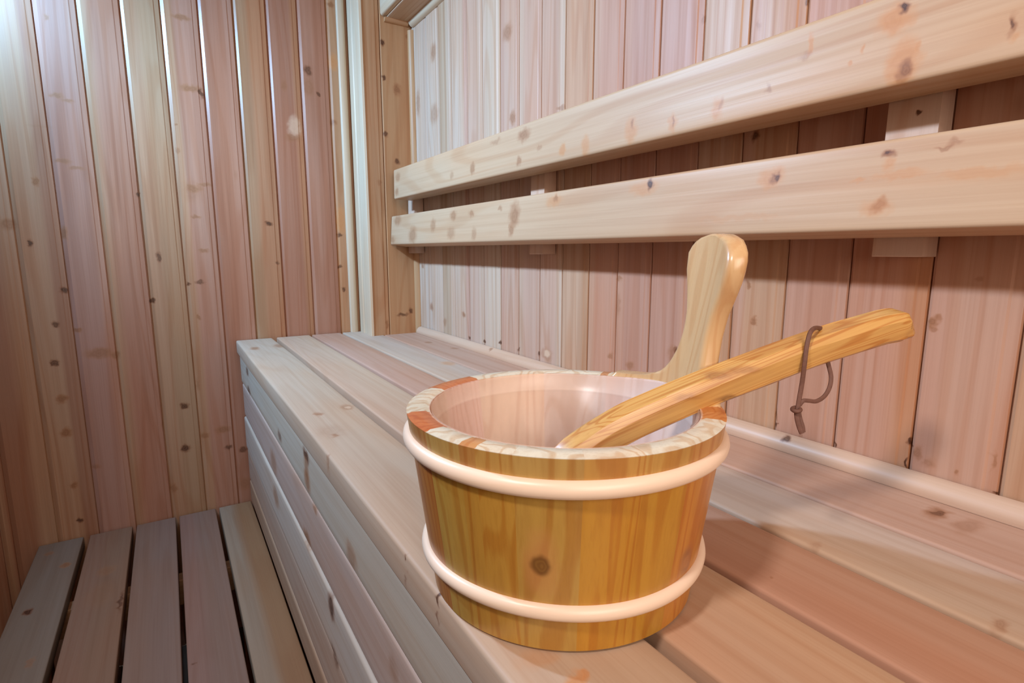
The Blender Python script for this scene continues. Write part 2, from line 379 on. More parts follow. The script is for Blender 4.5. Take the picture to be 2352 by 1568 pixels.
    if auto:
        vk = N.new('ShaderNodeTexVoronoi'); vk.inputs['Scale'].default_value = 1
        L(scaled(7, 17), vk.inputs['Vector'])
        sep = N.new('ShaderNodeSeparateColor'); L(vk.outputs['Color'], sep.inputs[0])
        gate = mrange(sep.outputs[0], 1-auto, 1-auto+.02, 0, 1)
        col = mixrgb(math_('MULTIPLY', mrange(vk.outputs['Distance'], .06, .20, .7, 0), gate), col, lin(140, 88, 52))
    for k in knots:
        (x, y, z, sx, sy, sz, kd, st) = k
        g = N.new('ShaderNodeGroup'); g.node_tree = KG
        L(col, g.inputs['Color']); L(wp.outputs[0], g.inputs['Vector'])
        g.inputs['Centre'].default_value = (x, y, z+Z0)
        g.inputs['Inverse Size'].default_value = (.76/sx, .76/sy, .76/sz)
        h, c_, a_, cs = KIND[kd]
        g.inputs['Halo'].default_value = (*h, 1); g.inputs['Core'].default_value = (*c_, 1)
        g.inputs['Strength'].default_value = st*a_*.85; g.inputs['Core Strength'].default_value = st*cs
        col = g.outputs['Color']
    L(col, b.inputs['Base Color'])
    L(mrange(fib2.outputs['Fac'], .3, .7, rough-.06, rough+.08, False), b.inputs['Roughness'])
    b.inputs['Specular IOR Level'].default_value = spec
    b.inputs['Coat Weight'].default_value = coat; b.inputs['Coat Roughness'].default_value = .25
    bp = N.new('ShaderNodeBump'); bp.inputs['Strength'].default_value = .25; bp.inputs['Distance'].default_value = .0006
    L(math_('ADD', fib2.outputs['Fac'], math_('MULTIPLY', fib.outputs['Fac'], .5)), bp.inputs['Height'])
    L(bp.outputs[0], b.inputs['Normal'])
    return m

def plain(name, col, rough=.6, spec=.4, noise_amt=.15, scale=60):
    m = bpy.data.materials.new(name); m.use_nodes = True
    N = m.node_tree.nodes; L = m.node_tree.links.new; b = N['Principled BSDF']
    n = N.new('ShaderNodeTexNoise'); n.inputs['Scale'].default_value = scale; n.inputs['Detail'].default_value = 4
    tc = N.new('ShaderNodeTexCoord'); L(tc.outputs['Object'], n.inputs['Vector'])
    x = N.new('ShaderNodeMix'); x.data_type = 'RGBA'
    x.inputs[6].default_value = (*[v*(1-noise_amt) for v in col], 1); x.inputs[7].default_value = (*[min(1, v*(1+noise_amt)) for v in col], 1)
    L(n.outputs['Fac'], x.inputs[0]); L(x.outputs[2], b.inputs['Base Color'])
    b.inputs['Roughness'].default_value = rough; b.inputs['Specular IOR Level'].default_value = spec
    return m

# ---------------------------------------------------------------- mesh helpers
ALB = (.76, .79, .80)
class MB:
    """Collects vertices with a tint and a grain seed, then links them as ONE object."""
    def __init__(s): s.v = []; s.f = []; s.t = []; s.s = []
    def vert(s, p, t, seed): s.v.append(p); s.t.append(t); s.s.append(seed); return len(s.v)-1
    def extrude(s, prof, tints, ts, fn, seed, closed=False, caps=True):
        """prof: points (a, b); ts: stations along the length; fn(a, b, t) -> xyz"""
        n = len(prof); base = len(s.v)
        for t in ts:
            for (a, b), c in zip(prof, tints): s.vert(fn(a, b, t), c, seed)
        rng = n if closed else n-1
        for i in range(len(ts)-1):
            for j in range(rng):
                k = (j+1) % n
                s.f.append((base+i*n+j, base+i*n+k, base+(i+1)*n+k, base+(i+1)*n+j))
        if closed and caps:
            s.f.append(tuple(base+j for j in range(n))[::-1])
            s.f.append(tuple(base+(len(ts)-1)*n+j for j in range(n)))
    def build(s, name, mat, parent=None, loc=(0, 0, 0), smooth=35):
        me = bpy.data.meshes.new(name)
        me.from_pydata([tuple(p[i]-loc[i] for i in range(3)) for p in s.v], [], s.f)
        a = me.color_attributes.new('tint', 'FLOAT_COLOR', 'POINT')
        for i, c in enumerate(s.t): a.data[i].color = (c[0]*ALB[0], c[1]*ALB[1], c[2]*ALB[2], 1)
        q = me.attributes.new('seed', 'FLOAT', 'POINT')
        for i, c in enumerate(s.s): q.data[i].value = c
        me.materials.append(mat)
        import bmesh
        bm = bmesh.new(); bm.from_mesh(me); bmesh.ops.recalc_face_normals(bm, faces=bm.faces[:]); bm.to_mesh(me); bm.free()
        me.shade_smooth(); me.set_sharp_from_angle(angle=radians(smooth))
        o = bpy.data.objects.new(name, me); C.objects.link(o)
        if parent: o.parent = parent
        return o

def thing(name, label, cat, loc):
    o = bpy.data.objects.new(name, None); C.objects.link(o)
    o.location = loc; o['label'] = label; o['category'] = cat
    o.empty_display_size = .05
    return o
def struct(o, label=None):
    o['kind'] = 'structure'
    if label: o['label'] = label
    return o

def rr(x0, x1, z0, z1, r, seg=3):
    """rounded rectangle, counter-clockwise from the lower left"""
    out = []
    for cx, cz, a0 in ((x1-r, z1-r, 0), (x0+r, z1-r, 90), (x0+r, z0+r, 180), (x1-r, z0+r, 270)):
        for i in range(seg+1):
            a = radians(a0+90*i/seg); out.append((cx+r*cos(a), cz+r*sin(a)))
    return out
def rquad(q, r, seg=3):
    """rounded convex quad given as four corners in order"""
    out = []
    for i in range(4):
        p0, p, p1 = Vector(q[i-1]), Vector(q[i]), Vector(q[(i+1) % 4])
        a = p+(p0-p).normalized()*r; c = p+(p1-p).normalized()*r
        for k in range(seg+1):
            t = k/seg; out.append(tuple(a*(1-t)**2+p*2*t*(1-t)+c*t*t))
    return out
def subdiv(prof, closed=True, step=.012):
    out = []
    n = len(prof)
    for i in range(n if closed else n-1):
        a, b = prof[i], prof[(i+1) % n]; d = hypot(b[0]-a[0], b[1]-a[1]); k = max(1, int(d/step))
        for j in range(k): out.append((a[0]+(b[0]-a[0])*j/k, a[1]+(b[1]-a[1])*j/k))
    if not closed: out.append(prof[-1])
    return out
def stations(a, b, step): n = max(1, round((b-a)/step)); return [a+(b-a)*i/n for i in range(n+1)]

# ---------------------------------------------------------------- panelled walls
def panel(mb, s0, s1, tl, tr, split, fn, ts, seed, dep=.0, ch=.005, side=1):
    """one tongue-and-groove board: groove, chamfer, face, small lip, chamfer. side=-1 mirrors it"""
    P = [(0, -.007), (.0008, -.007), (.0010, -.6*ch), (ch+.0010, 0)]
    w = s1-s0
    fx = [ch+.0010+(w-.016-ch)*k/6 for k in range(1, 7)]
    P += [(q, 0) for q in fx]
    P += [(w-.0125, -.0010), (w-.0022, -.0012), (w-.0010, -.0030), (w-.0008, -.007), (w, -.007)]
    if side < 0: P = [(w-a, b) for a, b in P][::-1]
    tints = []
    for a, b in P:
        u = a/w; k = min(1, max(0, (u-split)/.10+.5))
        tints.append(mixc(tl, tr, k))
    prof = [(s0+a, b+dep) for a, b in P]
    mb.extrude(prof, tints, ts, fn, seed)

# left (end) wall --------------------------------------------------------
MB_L = MB(); LW = lin(186, 135, 108)
edges = [-1.30]
while edges[-1] < -.47: edges.append(edges[-1]+.0945)
edges = [e for e in edges if e < -.40]+[-.425, -.330, -.2350, -.1445, -.0495, .045, .138, .2295, .3205, .4125, .5015, .5700]
cols = {(-.425): (BROWN, TAN, .6), (-.330): (TAN, BROWN, .65), (-.2350): (MAUVE, PINK, .8), (-.1445): (TAN, RED, .22),
        (-.0495): (TAN, OLIVE, .45), (.045): (TAN, PINK, .3), (.138): (RED, PINK, .7), (.2295): (OLIVE, ORANGE, .38),
        (.3205): (RED, ORANGE, .8), (.4125): (PINK, RED, .5), (.5015): (lin(222, 172, 120), TAN, .8)}
edges = sorted(set(round(e, 4) for e in edges))
for a, b in zip(edges[:-1], edges[1:]):
    tl, tr, sp = cols.get(a, (jit(TAN), jit(BROWN), .6))
    tl = mixc(tl, LW, .52); tr = mixc(tr, LW, .52)
    sk = rnd.uniform(-.0015, .0015)
    panel(MB_L, a, b, tl, tr, sp, lambda s, d, t, sk=sk, a=a: (s, YW-d-(s-a)*sk*3, t), stations(0, Z0+.95, .55), rnd.random()*9, rnd.uniform(-.0006, .0006), ch=.0095)
struct(MB_L.build('wall_left', wood('pine_panelling_left', 2, KN['left'], rough=.34, auto=.04, spec=.55), smooth=8))

# right wall ------------------------------------------------------------
MB_R = MB(); RW = lin(211, 160, 130)
ye = [1.90, 1.8182, 1.6895, 1.6005, 1.5156, 1.4181, 1.3322, 1.2427, 1.1560, 1.0640, .9780, .8885, .8030, .7150, .6240, .5430, .4580, .3730, .2840, .1985, .1110]
while ye[-1] > -1.15: ye.append(ye[-1]-.0875)
rc = [(PALE, PALE), (PALE, GREY), (PALE, PALE), (OLIVE, PALE), (PALE, PINK), (mixc(PALE, PINK, .5), PALE), (PALE, CREAM), (PINK, mixc(PALE, PINK, .6)),
      (PALE, mixc(PALE, PINK, .7)), (mixc(PINK, PALE, .4), CREAM), (mixc(PALE, TAN, .5), TAN), (mixc(PINK, PALE, .5), PINK), (PINK, MAUVE), (MAUVE, PINK), (PALE, TAN),
      (mixc(PINK, PALE, .4), TAN), (PINK, PINK), (PINK, ORANGE), (PINK, mixc(PINK, PALE, .3)), (TAN, ORANGE)]
for i in range(len(ye)-1):
    b, a = ye[i], ye[i+1]
    c0, c1 = rc[i] if i < len(rc) else (jit(PINK), jit(TAN))
    kk = .55 if i > 10 else .12+.04*i
    c0, c1 = mixc(mixc(c0, lin(222, 204, 190), .35*(i < 10)), RW, kk), mixc(mixc(c1, lin(222, 204, 190), .35*(i < 10)), RW, kk)
    panel(MB_R, a, b, c1, c0, rnd.choice((.25, .3, .75)) if i != 17 else .28, lambda s, d, t: (XW-d, s, t), stations(0, Z0+.95, .55), rnd.random()*9, rnd.uniform(-.0005, .0005), ch=.003, side=-1)
struct(MB_R.build('wall_right', wood('pine_panelling_right', 2, KN['right'], rough=.46, auto=.03, spec=.32), smooth=8))

# near wall behind the viewer, opposite wall, floor, ceiling ---------------
def wall_boards(name, a0, a1, fn, mat, flip=1):
    mb = MB(); a = a0
    while a < a1-.01:
        b = min(a+.0925, a1); t = jit(rnd.choice((TAN, PINK, ORANGE, PALE, BROWN)))
        panel(mb, a, b, t, jit(t, .03), .6, fn, [0, Z0+.95], rnd.random()*9); a = b
    return struct(mb.build(name, mat, smooth=8))
gen = wood('pine_panelling_rest', 2, rough=.45, auto=.15)
wall_boards('wall_front', -1.30, .75, lambda s, d, t: (s, -1.15+d, t), gen)
wall_boards('wall_opposite', -1.15, 1.94, lambda s, d, t: (-1.30+d, s, t), gen)
mb = MB(); x = -1.30
while x < XW:
    t = jit(rnd.choice((TAN, PINK, PALE)))
    panel(mb, x, min(x+.0925, XW+.003), t, jit(t), .5, lambda s, d, t_: (s, t_, Z0+.95-d), [-1.15, 1.94], rnd.random()*9); x += .0925
struct(mb.build('ceiling', wood('pine_ceiling_boards', 1, rough=.45, auto=.12)))
mb = MB(); x = -1.30
while x < XW:
    t = jit(lin(120, 100, 84)); panel(mb, x, min(x+.12, XW+.003), t, t, .5, lambda s, d, t_: (s, t_, d), [-1.15, 1.94], rnd.random()*9, ch=.002); x += .12
struct(mb.build('floor', wood('worn_floor_boards', 1, rough=.6)))

# boxed corner post between the two walls (faces y=1.80 and x=.565) -------
mb = MB()
cf = lambda s, d, t: (s, 1.80-d, t)
T = lin(205, 158, 118)
panel(mb, .567, .629, T, jit(T, .03), .5, cf, [0, Z0+.95], 3.3, ch=.003)
panel(mb, .629, .745, lin(205, 156, 112), lin(198, 148, 104), .75, cf, [0, Z0+.95], 5.1, ch=.003)
struct(mb.build('wall_corner', wood('pine_corner_box', 2, KN['corner'], rough=.45, auto=.0), smooth=8))
mb = MB()                              # pale side board of the corner box, with two shallow steps
pr = [(1.95, 0), (1.925, 0), (1.924, .0035), (1.886, .0035), (1.884, .001), (1.846, .001), (1.844, .0035), (1.804, .0045), (1.7985, .003), (1.7975, -.004)]
mb.extrude(subdiv(pr, False), [CREAM]*len(subdiv(pr, False)), [0, Z0+.95], lambda a, b, t: (.569-b, a, t), 2.2)
struct(mb.build('trim_1', wood('pale_corner_board', 2, rough=.4, fine=.6, rings=.5)))
def quarter(r, n=6):
    return [(0, 0)]+[(r*cos(radians(90*i/n)), r*sin(radians(90*i/n))) for i in range(n+1)]
mb = MB()                              # pale strip where the left wall meets the corner box
q = [(.5335, 0), (.5335, .007), (.537, .0115), (.544, .0135), (.553, .0125), (.5575, .010), (.5595, .0)]
mb.extrude(q, [CREAM]*len(q), [Z0-.28, Z0+.95], lambda a, b, t: (a, YW-.0005-b, t), 1.1)
struct(mb.build('trim_2', wood('pale_strip', 2, rough=.4, fine=.6, rings=.5)))
mb = MB()                              # corner bead between box and right wall
q = quarter(.015); mb.extrude(q, [lin(206, 160, 116)]*len(q), [Z0-.28, Z0+.70], lambda a, b, t: (XW-a, 1.8-b, t), 4.2, closed=True)
struct(mb.build('trim_3', wood('corner_bead', 2, rough=.45)))
mb = MB()                              # ceiling boxing along the right wall: rounded front board and underside
q = rr(.633, .655, .726, .95, .0075, 4); mb.extrude(subdiv(q, True, .02), [CREAM]*len(subdiv(q, True, .02)), [-1.14, 1.797], lambda a, b, t: (a, t, Z0+b), 6.2, closed=True)
q = rr(.652, .737, .7225, .735, .002, 2); mb.extrude(subdiv(q), [mixc(TAN, PALE, .8)]*len(subdiv(q)), [-1.14, 1.797], lambda a, b, t: (a, t, Z0+b), 7.7, closed=True)
struct(mb.build('trim_4', wood('ceiling_boxing', 1, rough=.45)))
mb = MB()
q = quarter(.0165); mb.extrude(q, [CREAM]*len(q), [-1.14, 1.785], lambda a, b, t: (XW-.0005-a, t, Z0+.7225-b), 8.1, closed=True)
struct(mb.build('trim_5', wood('pale_quarter_round', 1, rough=.42)))
mb = MB()
q = quarter(.013); mb.extrude(q, [TAN]*len(q), [.645, .722], lambda a, b, t: (t, 1.80-a, Z0+.7225-b), 8.6, closed=True)
struct(mb.build('trim_6', wood('short_bead', 0, rough=.5)))

# ---------------------------------------------------------------- benches
def board(mb, prof, y0, y1, tfun, seed, wob=0.0, step=.06, axis='y', wz=0.0):
    prof = subdiv(prof, True, .012)
    tints = [tfun(a, b) for a, b in prof]
    xs = [p[0] for p in prof]; mid = (min(xs)+max(xs))/2
    def fn(a, b, t):
        n1 = noise.noise(Vector((t*1.6, seed*3.1, 0 if a < mid else 5)))*wob
        n2 = noise.noise(Vector((t*1.1, seed*1.7, 9)))*wz
        return (a+n1, t, Z0+b+n2)
    mb.extrude(prof, tints, stations(y0, y1, step), fn, seed, closed=True)
Y0 = -1.10
upper = thing('upper_bench', 'broad pale wooden upper bench of long planks carrying the bucket', 'bench', (.45, .4, 0))
UL = tuple(upper.location)
top_mat = wood('bench_top_boards', 1, KN['top'], origin=UL, rough=.55, fine=.6, rings=.5, spec=.3)
tb = [(.168, .276, lin(222, 192, 166), lin(218, 188, 160), .041), (.289, .3925, lin(226, 184, 154), lin(228, 192, 160), .034), (.4015, .497, lin(222, 172, 146), lin(220, 170, 140), .034),
      (.504, .6065, lin(230, 200, 174), lin(228, 196, 172), .034), (.611, .734, lin(220, 172, 144), lin(224, 178, 150), .034)]
for i, (x0, x1, c0, c1, th) in enumerate(tb):
    mb = MB()
    board(mb, rr(x0, x1, -.28-th, -.28, .0035 if i else .0045), Y0, 1.934, lambda a, b, x0=x0, x1=x1, c0=c0, c1=c1: tuple(v*.90 for v in mixc(c0, c1, (a-x0)/(x1-x0))), 1.3*i+.7, wob=.0022 if i == 0 else .001, wz=.0008)
    mb.build('seat_board', top_mat, upper, UL)
face_mat = wood('bench_face_boards', 1, KN['face'], origin=UL, rough=.6, fine=.6, rings=.45, spec=.25)
FBK = 1
fb = [(-.4165, -.3225, lin(208, 190, 170)), (-.527, -.4195, lin(208, 176, 158)), (-.636, -.530, lin(214, 190, 170)), (-.746, -.639, lin(204, 170, 146)), (-.822, -.749, lin(190, 150, 120))]
for i, (z0, z1, cc) in enumerate(fb):
    mb = MB(); dx = (.0, .001, -.0015, .001, .0)[i]
    board(mb, rr(.1755+dx, .1985, z0, z1, .0055, 3), Y0, 1.932, lambda a, b, cc=cc: cc, 2.1*i+.3, wob=.0012)
    mb.build('front_board', face_mat, upper, UL)
dark_mat = wood('bench_frame_timber', 0, origin=UL, rough=.7)
for yy in (-.6, .02, .72, 1.40):       # hidden cross bearers under the seat boards
    mb = MB(); q = rr(yy-.022, yy+.022, -.385, -.323, .002, 1)
    mb.extrude(q, [TAN]*len(q), [.200, .735], lambda a, b, t: (t, a, Z0+b), yy+2, closed=True)
    mb.build('cross_bearer', dark_mat, upper, UL)
mb = MB()                              # half-round bead along the wall
q = [(XW-.002, -.28), (.7185, -.2795), (.7172, -.274), (.7190, -.2675), (.7235, -.2615), (.7300, -.258), (XW-.002, -.2572)]
BD = lin(228, 188, 158)
mb.extrude(q, [BD]*len(q), stations(Y0, 1.783, .2), lambda a, b, t: (a, t, Z0+b), 3.9, closed=True)
mb.build('wall_bead', wood('bench_bead', 1, [(.7262, .4315, -.262, .006, .006, .006, 0, .7), (.7262, 1.275, -.262, .006, .008, .006, 1, .6)], origin=UL, rough=.45, fine=.5, rings=.4), upper, UL)

lower = thing('lower_bench', 'shade-tinted lower bench of wide-gapped planks at the foot of the upper bench', 'bench', (-.1, .4, 0))
LL = tuple(lower.location)
low_mat = wood('lower_bench_boards', 1, KN['low'], origin=LL, rough=.6, fine=.6, rings=.5, spec=.25)  # board tints below hold dimmer light as well as mauve-grey weathering
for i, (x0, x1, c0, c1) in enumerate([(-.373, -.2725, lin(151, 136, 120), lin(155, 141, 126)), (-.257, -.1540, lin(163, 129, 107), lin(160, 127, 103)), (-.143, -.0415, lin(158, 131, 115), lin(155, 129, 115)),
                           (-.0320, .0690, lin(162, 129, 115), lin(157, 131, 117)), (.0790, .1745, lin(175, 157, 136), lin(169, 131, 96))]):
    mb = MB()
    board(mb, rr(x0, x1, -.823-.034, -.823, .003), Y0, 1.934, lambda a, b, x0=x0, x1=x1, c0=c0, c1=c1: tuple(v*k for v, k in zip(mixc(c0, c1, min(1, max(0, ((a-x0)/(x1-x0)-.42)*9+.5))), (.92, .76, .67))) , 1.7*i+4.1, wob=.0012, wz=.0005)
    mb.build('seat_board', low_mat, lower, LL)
lfm = wood('lower_frame_timber', 0, origin=LL, rough=.7)
for yy in (-.5, .45, 1.62):
    mb = MB(); q = rr(yy-.02, yy+.02, -.93, -.858, .002, 1)
    mb.extrude(q, [mixc(TAN, BROWN, .5)]*len(q), [-.36, .17], lambda a, b, t: (t, a, Z0+b), yy+2, closed=True)
    mb.build('cross_bearer', lfm, lower, LL)
    for xx in (-.34, .12):
        mb = MB(); q = rr(xx-.02, xx+.02, yy-.02, yy+.02, .002, 1)
        mb.extrude(q, [BROWN]*len(q), [.0005, Z0-.930], lambda a, b, t: (a, b, t), yy+3, closed=True)
        mb.build('leg', wood('lower_leg_timber', 2, origin=LL, rough=.7) if (yy, xx) == (-.5, -.34) else bpy.data.materials['lower_leg_timber'], lower, LL)

# ---------------------------------------------------------------- backrest
back = thing('backrest', 'pale two-rail wooden backrest on blocks along the right wall', 'backrest', (.70, .4, Z0))
BL = tuple(back.location)
RC0, RC1 = lin(220, 182, 146), lin(228, 190, 156)
for (quad, y1, kn, seed) in (([(.640, .1645), (.7015, .1625), (.7045, .2570), (.6415, .2560)], 1.746, 'rail_up', 2.6),
                             ([(.640, .0215), (.6985, .0145), (.7025, .1085), (.6470, .1150)], 1.794, 'rail_low', 6.4)):
    mb = MB()
    q = rquad(quad, .0055, 4)
    board(mb, q, -.80, y1, lambda a, b: RC0, seed, wob=.0008, wz=.0008)
    mb.build('rail', wood('rail_timber_'+kn, 1, KN[kn], origin=BL, rough=.45, fine=.7, rings=.9, spec=.4, ring_scale=6), back, BL)
blk = wood('block_timber', 2, [(.701, .3015, .1478, .03, .0022, .0022, 0, .9)], origin=BL, rough=.5, fine=.6)
for y0, y1 in ((.281, .332), (1.001, 1.053), (1.737, 1.790), (-.44, -.39)):
    mb = MB()
    q = [(.7008, -.006), (XW-.0022, -.006), (XW-.0022, .252), (.7062, .252)]
    mb.extrude(rquad(q, .001, 1), [lin(226, 194, 172)]*8, [y0, y1], lambda a, b, t: (a, t, Z0+b), y0*3, closed=True)
    mb.build('support_block', blk, back, BL)

# ---------------------------------------------------------------- bucket
BC = (.2802, .3685); ZB = Z0-.28; RB, RT, HB, TH = .112, .1325, .153, .019
LEAN = (RT-RB)/HB
bucket = thing('sauna_bucket', 'round amber wooden bucket with tall paddle handle on the upper bench', 'bucket', (BC[0], BC[1], ZB))
KL = tuple(bucket.location)
TH0 = -20.0                             # direction of the handle stave
def rim_h(deg):
    """rim rises a little either side of the handle stave"""
    d = abs((deg-TH0+180) % 360-180)
    return 0.0 if d > 62 or (deg-TH0+180) % 360-180 < 0 else .006*(0.5+0.5*cos(pi*d/62))
def cyl(deg, r, z): a = radians(deg); return (BC[0]+r*cos(a), BC[1]+r*sin(a), ZB+z)
AMB = lin(214, 150, 62)
stave_edges = [-197, -175, -158, -152, -141, -121, -103, -84, -60, -35, -8, 29, 33, 63, 102, 128, 150]
out_col0 = {-197: lin(196, 128, 66), -175: lin(204, 160, 88), -158: lin(196, 122, 44), -152: lin(206, 158, 84), -141: lin(204, 158, 92), -121: lin(212, 154, 64), -103: lin(214, 156, 66), -84: lin(222, 150, 72), -60: lin(222, 154, 82)}
out_col = {k: (v[0]*1.0, v[1]*.98, v[2]*.66) for k, v in out_col0.items()}
rim_col = {-197: lin(236, 226, 200), 150: lin(238, 226, 200), -175: lin(244, 232, 208), -158: lin(226, 160, 100), 102: lin(218, 128, 66), 29: lin(214, 150, 100)}
in_col = {102: lin(240, 196, 182), 63: lin(244, 214, 184), 29: lin(222, 198, 190), 33: lin(222, 198, 190), -8: lin(238, 206, 196), -35: lin(238, 210, 196)}
def RIMC(k, d0):
    c = rim_col.get(k, lin(246, 232, 206))
    if k == -197: c = lin(216, 124, 66)
    if k in (-35, -60) and -58 < (d0+197) % 360-197 < -34: c = lin(220, 138, 76)
    return c
def stave_of(deg):
    d = (deg+197) % 360-197
    k = -197
    for e in stave_edges:
        if d >= e: k = e
    return k
mb = MB(); NS = 180
prof = [('i', .012), ('i', .05), ('i', .09), ('i', .13), ('i', .1512), ('i', .1518), ('r', 0), ('r', 1), ('r', 2), ('r', 3), ('o', .1518), ('o', .1512), ('o', .131), ('o', .1305), ('o', .09), ('o', .05), ('o', .02), ('o', .002), ('b', 0)]
for j in range(NS):
    d0, d1 = -197+360*j/NS, -197+360*(j+1)/NS
    k = stave_of((d0+d1)/2); seed = (k % 17)*.61
    ring = []
    for d in (d0, d1):
        row = []
        h = HB+rim_h(d)
        for kind, z in prof:
            if kind == 'i': p = cyl(d, RB-TH+LEAN*z, z*h/HB); c = in_col.get(k, lin(240, 208, 186))
            elif kind == 'o':
                p = cyl(d, RB+LEAN*z, z*h/HB)
                c = out_col.get(k, lin(214, 156, 70))
                if z > .1305: c = mixc(c, lin(214, 176, 116), .4)
                elif k == -158: c = mixc(c, lin(206, 158, 70), .8)
                if z > .1515: c = RIMC(k, d0)
            elif kind == 'b': p = cyl(d, RB-TH*.8, 0.002); c = BROWN
            else:
                u = (.0015, .004, TH-.004, TH-.0015)[z]; zz = (h-.0012, h, h, h-.0012)[z]
                p = cyl(d, RT-TH+u, zz); c = RIMC(k, d0)
            row.append(mb.vert(p, c, seed))
        ring.append(row)
    for i in range(len(prof)-1):
        mb.f.append((ring[0][i], ring[0][i+1], ring[1][i+1], ring[1][i]))
kn_b = [(.1968, .2802, -.2083, .0115, .0115, .026, 2, .45), (.1968, .2802, -.2083, .0062, .0062, .0068, 4, 1.0), (.3093, .2532, -.2276, .008, .03, .0125, 1, .8), (.3093, .2532, -.2276, .006, .03, .006, 2, .5)]
def stave_mat(name, knots, axis=2, **kw): return wood(name, axis, knots, **kw)
body_m = stave_mat('varnished_bucket_staves', kn_b, origin=KL, rough=.38, fine=.9, rings=2.0, coat=.35, ring_scale=20, warp=.0012)
body = mb.build('body', body_m, bucket, KL, smooth=50)
body['label'] = 'upright amber staves with a paler rim'
# base board inside
mb = MB(); n = 64
c0 = mb.vert((BC[0], BC[1], ZB+.013), TAN, 1)
rg = [mb.vert(cyl(360*i/n, RB-TH+.004, .013), TAN, 1) for i in range(n)]
for i in range(n): mb.f.append((c0, rg[i], rg[(i+1) % n]))
c1 = mb.vert((BC[0], BC[1], ZB+.003), TAN, 1)
rg2 = [mb.vert(cyl(360*i/n, RB-TH+.004, .003), TAN, 1) for i in range(n)]
for i in range(n):
    mb.f.append((c1, rg2[(i+1) % n], rg2[i])); mb.f.append((rg[i], rg2[i], rg2[(i+1) % n], rg[(i+1) % n]))
mb.build('base', wood('bucket_base_timber', 0, origin=KL), bucket, KL)
def torus(name, z, ra, rb, mat):
    mb = MB(); n, m_ = 160, 14
    R_ = RB+LEAN*z+ra*.12
    for i in range(n):
        wob = .0007*sin(3*2*pi*i/n+z*90)
        for j in range(m_):
            a = 2*pi*j/m_
            p = cyl(360*i/n, R_+ra*cos(a), z+rb*sin(a)+wob)
            mb.vert(p, lin(238, 208, 172), z*30)
    for i in range(n):
        for j in range(m_):
            a, b = i*m_, ((i+1) % n)*m_; k = (j+1) % m_
            mb.f.append((a+j, b+j, b+k, a+k))
    return mb.build(name, mat, bucket, KL, smooth=80)
hoop_m = plain('peeled_wood_hoop', lin(238, 212, 188), rough=.36, spec=.5, noise_amt=.06, scale=25)
torus('hoop', .131, .0056, .0066, hoop_m); torus('hoop', .035, .0054, .0060, hoop_m)
# translucent liner with a lip
lm = bpy.data.materials.new('milky_plastic_liner'); lm.use_nodes = True
N = lm.node_tree.nodes; b = N['Principled BSDF']
b.inputs['Base Color'].default_value = (*lin(255, 236, 222), 1); b.inputs['Roughness'].default_value = .28
tr = N.new('ShaderNodeBsdfTransparent'); tr.inputs[0].default_value = (1, .97, .96, 1)
mx = N.new('ShaderNodeMixShader'); at = N.new('ShaderNodeAttribute'); at.attribute_name = 'seed'
nz = N.new('ShaderNodeTexNoise'); nz.inputs['Scale'].default_value = 18
ad = N.new('ShaderNodeMath'); ad.operation = 'MULTIPLY_ADD'; ad.inputs[1].default_value = .03
Lk = lm.node_tree.links.new
Lk(nz.outputs['Fac'], ad.inputs[0]); Lk(at.outputs['Fac'], ad.inputs[2]); Lk(ad.outputs[0], mx.inputs[0])
Lk(tr.outputs[0], mx.inputs[1]); Lk(b.outputs[0], mx.inputs[2]); Lk(mx.outputs[0], N['Material Output'].inputs['Surface'])
mb = MB(); n = 120
lp = [(.0, .0145, .4), (.080, .0145, .36), (RB-TH-.0035+LEAN*.016, .016, .34), (RT-TH-.0025-.018*LEAN-.0006, HB-.0185, .30), (RT-TH-.0016-.016*LEAN, HB-.0172, .46), (RT-TH-.0014, HB-.0012, .42)]
for i in range(n):
    for r_, z_, s_ in lp: mb.vert(cyl(360*i/n, max(r_, .0005), z_+(rim_h(360*i/n) if z_ > .15 else 0)), CREAM, s_)
for i in range(n):
    a, b_ = i*len(lp), ((i+1) % n)*len(lp)
    for j in range(len(lp)-1): mb.f.append((a+j, b_+j, b_+j+1, a+j+1))
liner = mb.build('liner', lm, bucket, KL, smooth=60); liner['label'] = 'milky translucent plastic liner'
# tall paddle handle rising from the rim (outline: angle along the rim, height above the bench)
hl = [(29, .1562), (18, .1572), (10, .1590), (4, .1625), (-1, .168), (-5, .1775), (-8, .190), (-10, .205), (-10.6, .222), (-8.5, .245), (-6.2, .265), (-6.0, .279), (-8.2, .288), (-12.5, .2935),
      (-18, .2955), (-24.5, .2945), (-31, .290), (-36, .2815), (-38, .271), (-37.5, .258), (-34.5, .243), (-31, .226), (-29.5, .208), (-29.8, .190), (-30.5, .176), (-32, .166), (-34.5, .160), (-38, .1565), (-42, .1545)]
mb = MB()
hw = TH-.002
def hpt(d, z, w):                      # w: 0 inner face, 1 outer face; edges pulled in for roundness
    r = RT-TH+.001+LEAN*(z-HB)+hw*w
    return cyl(d, r, z)
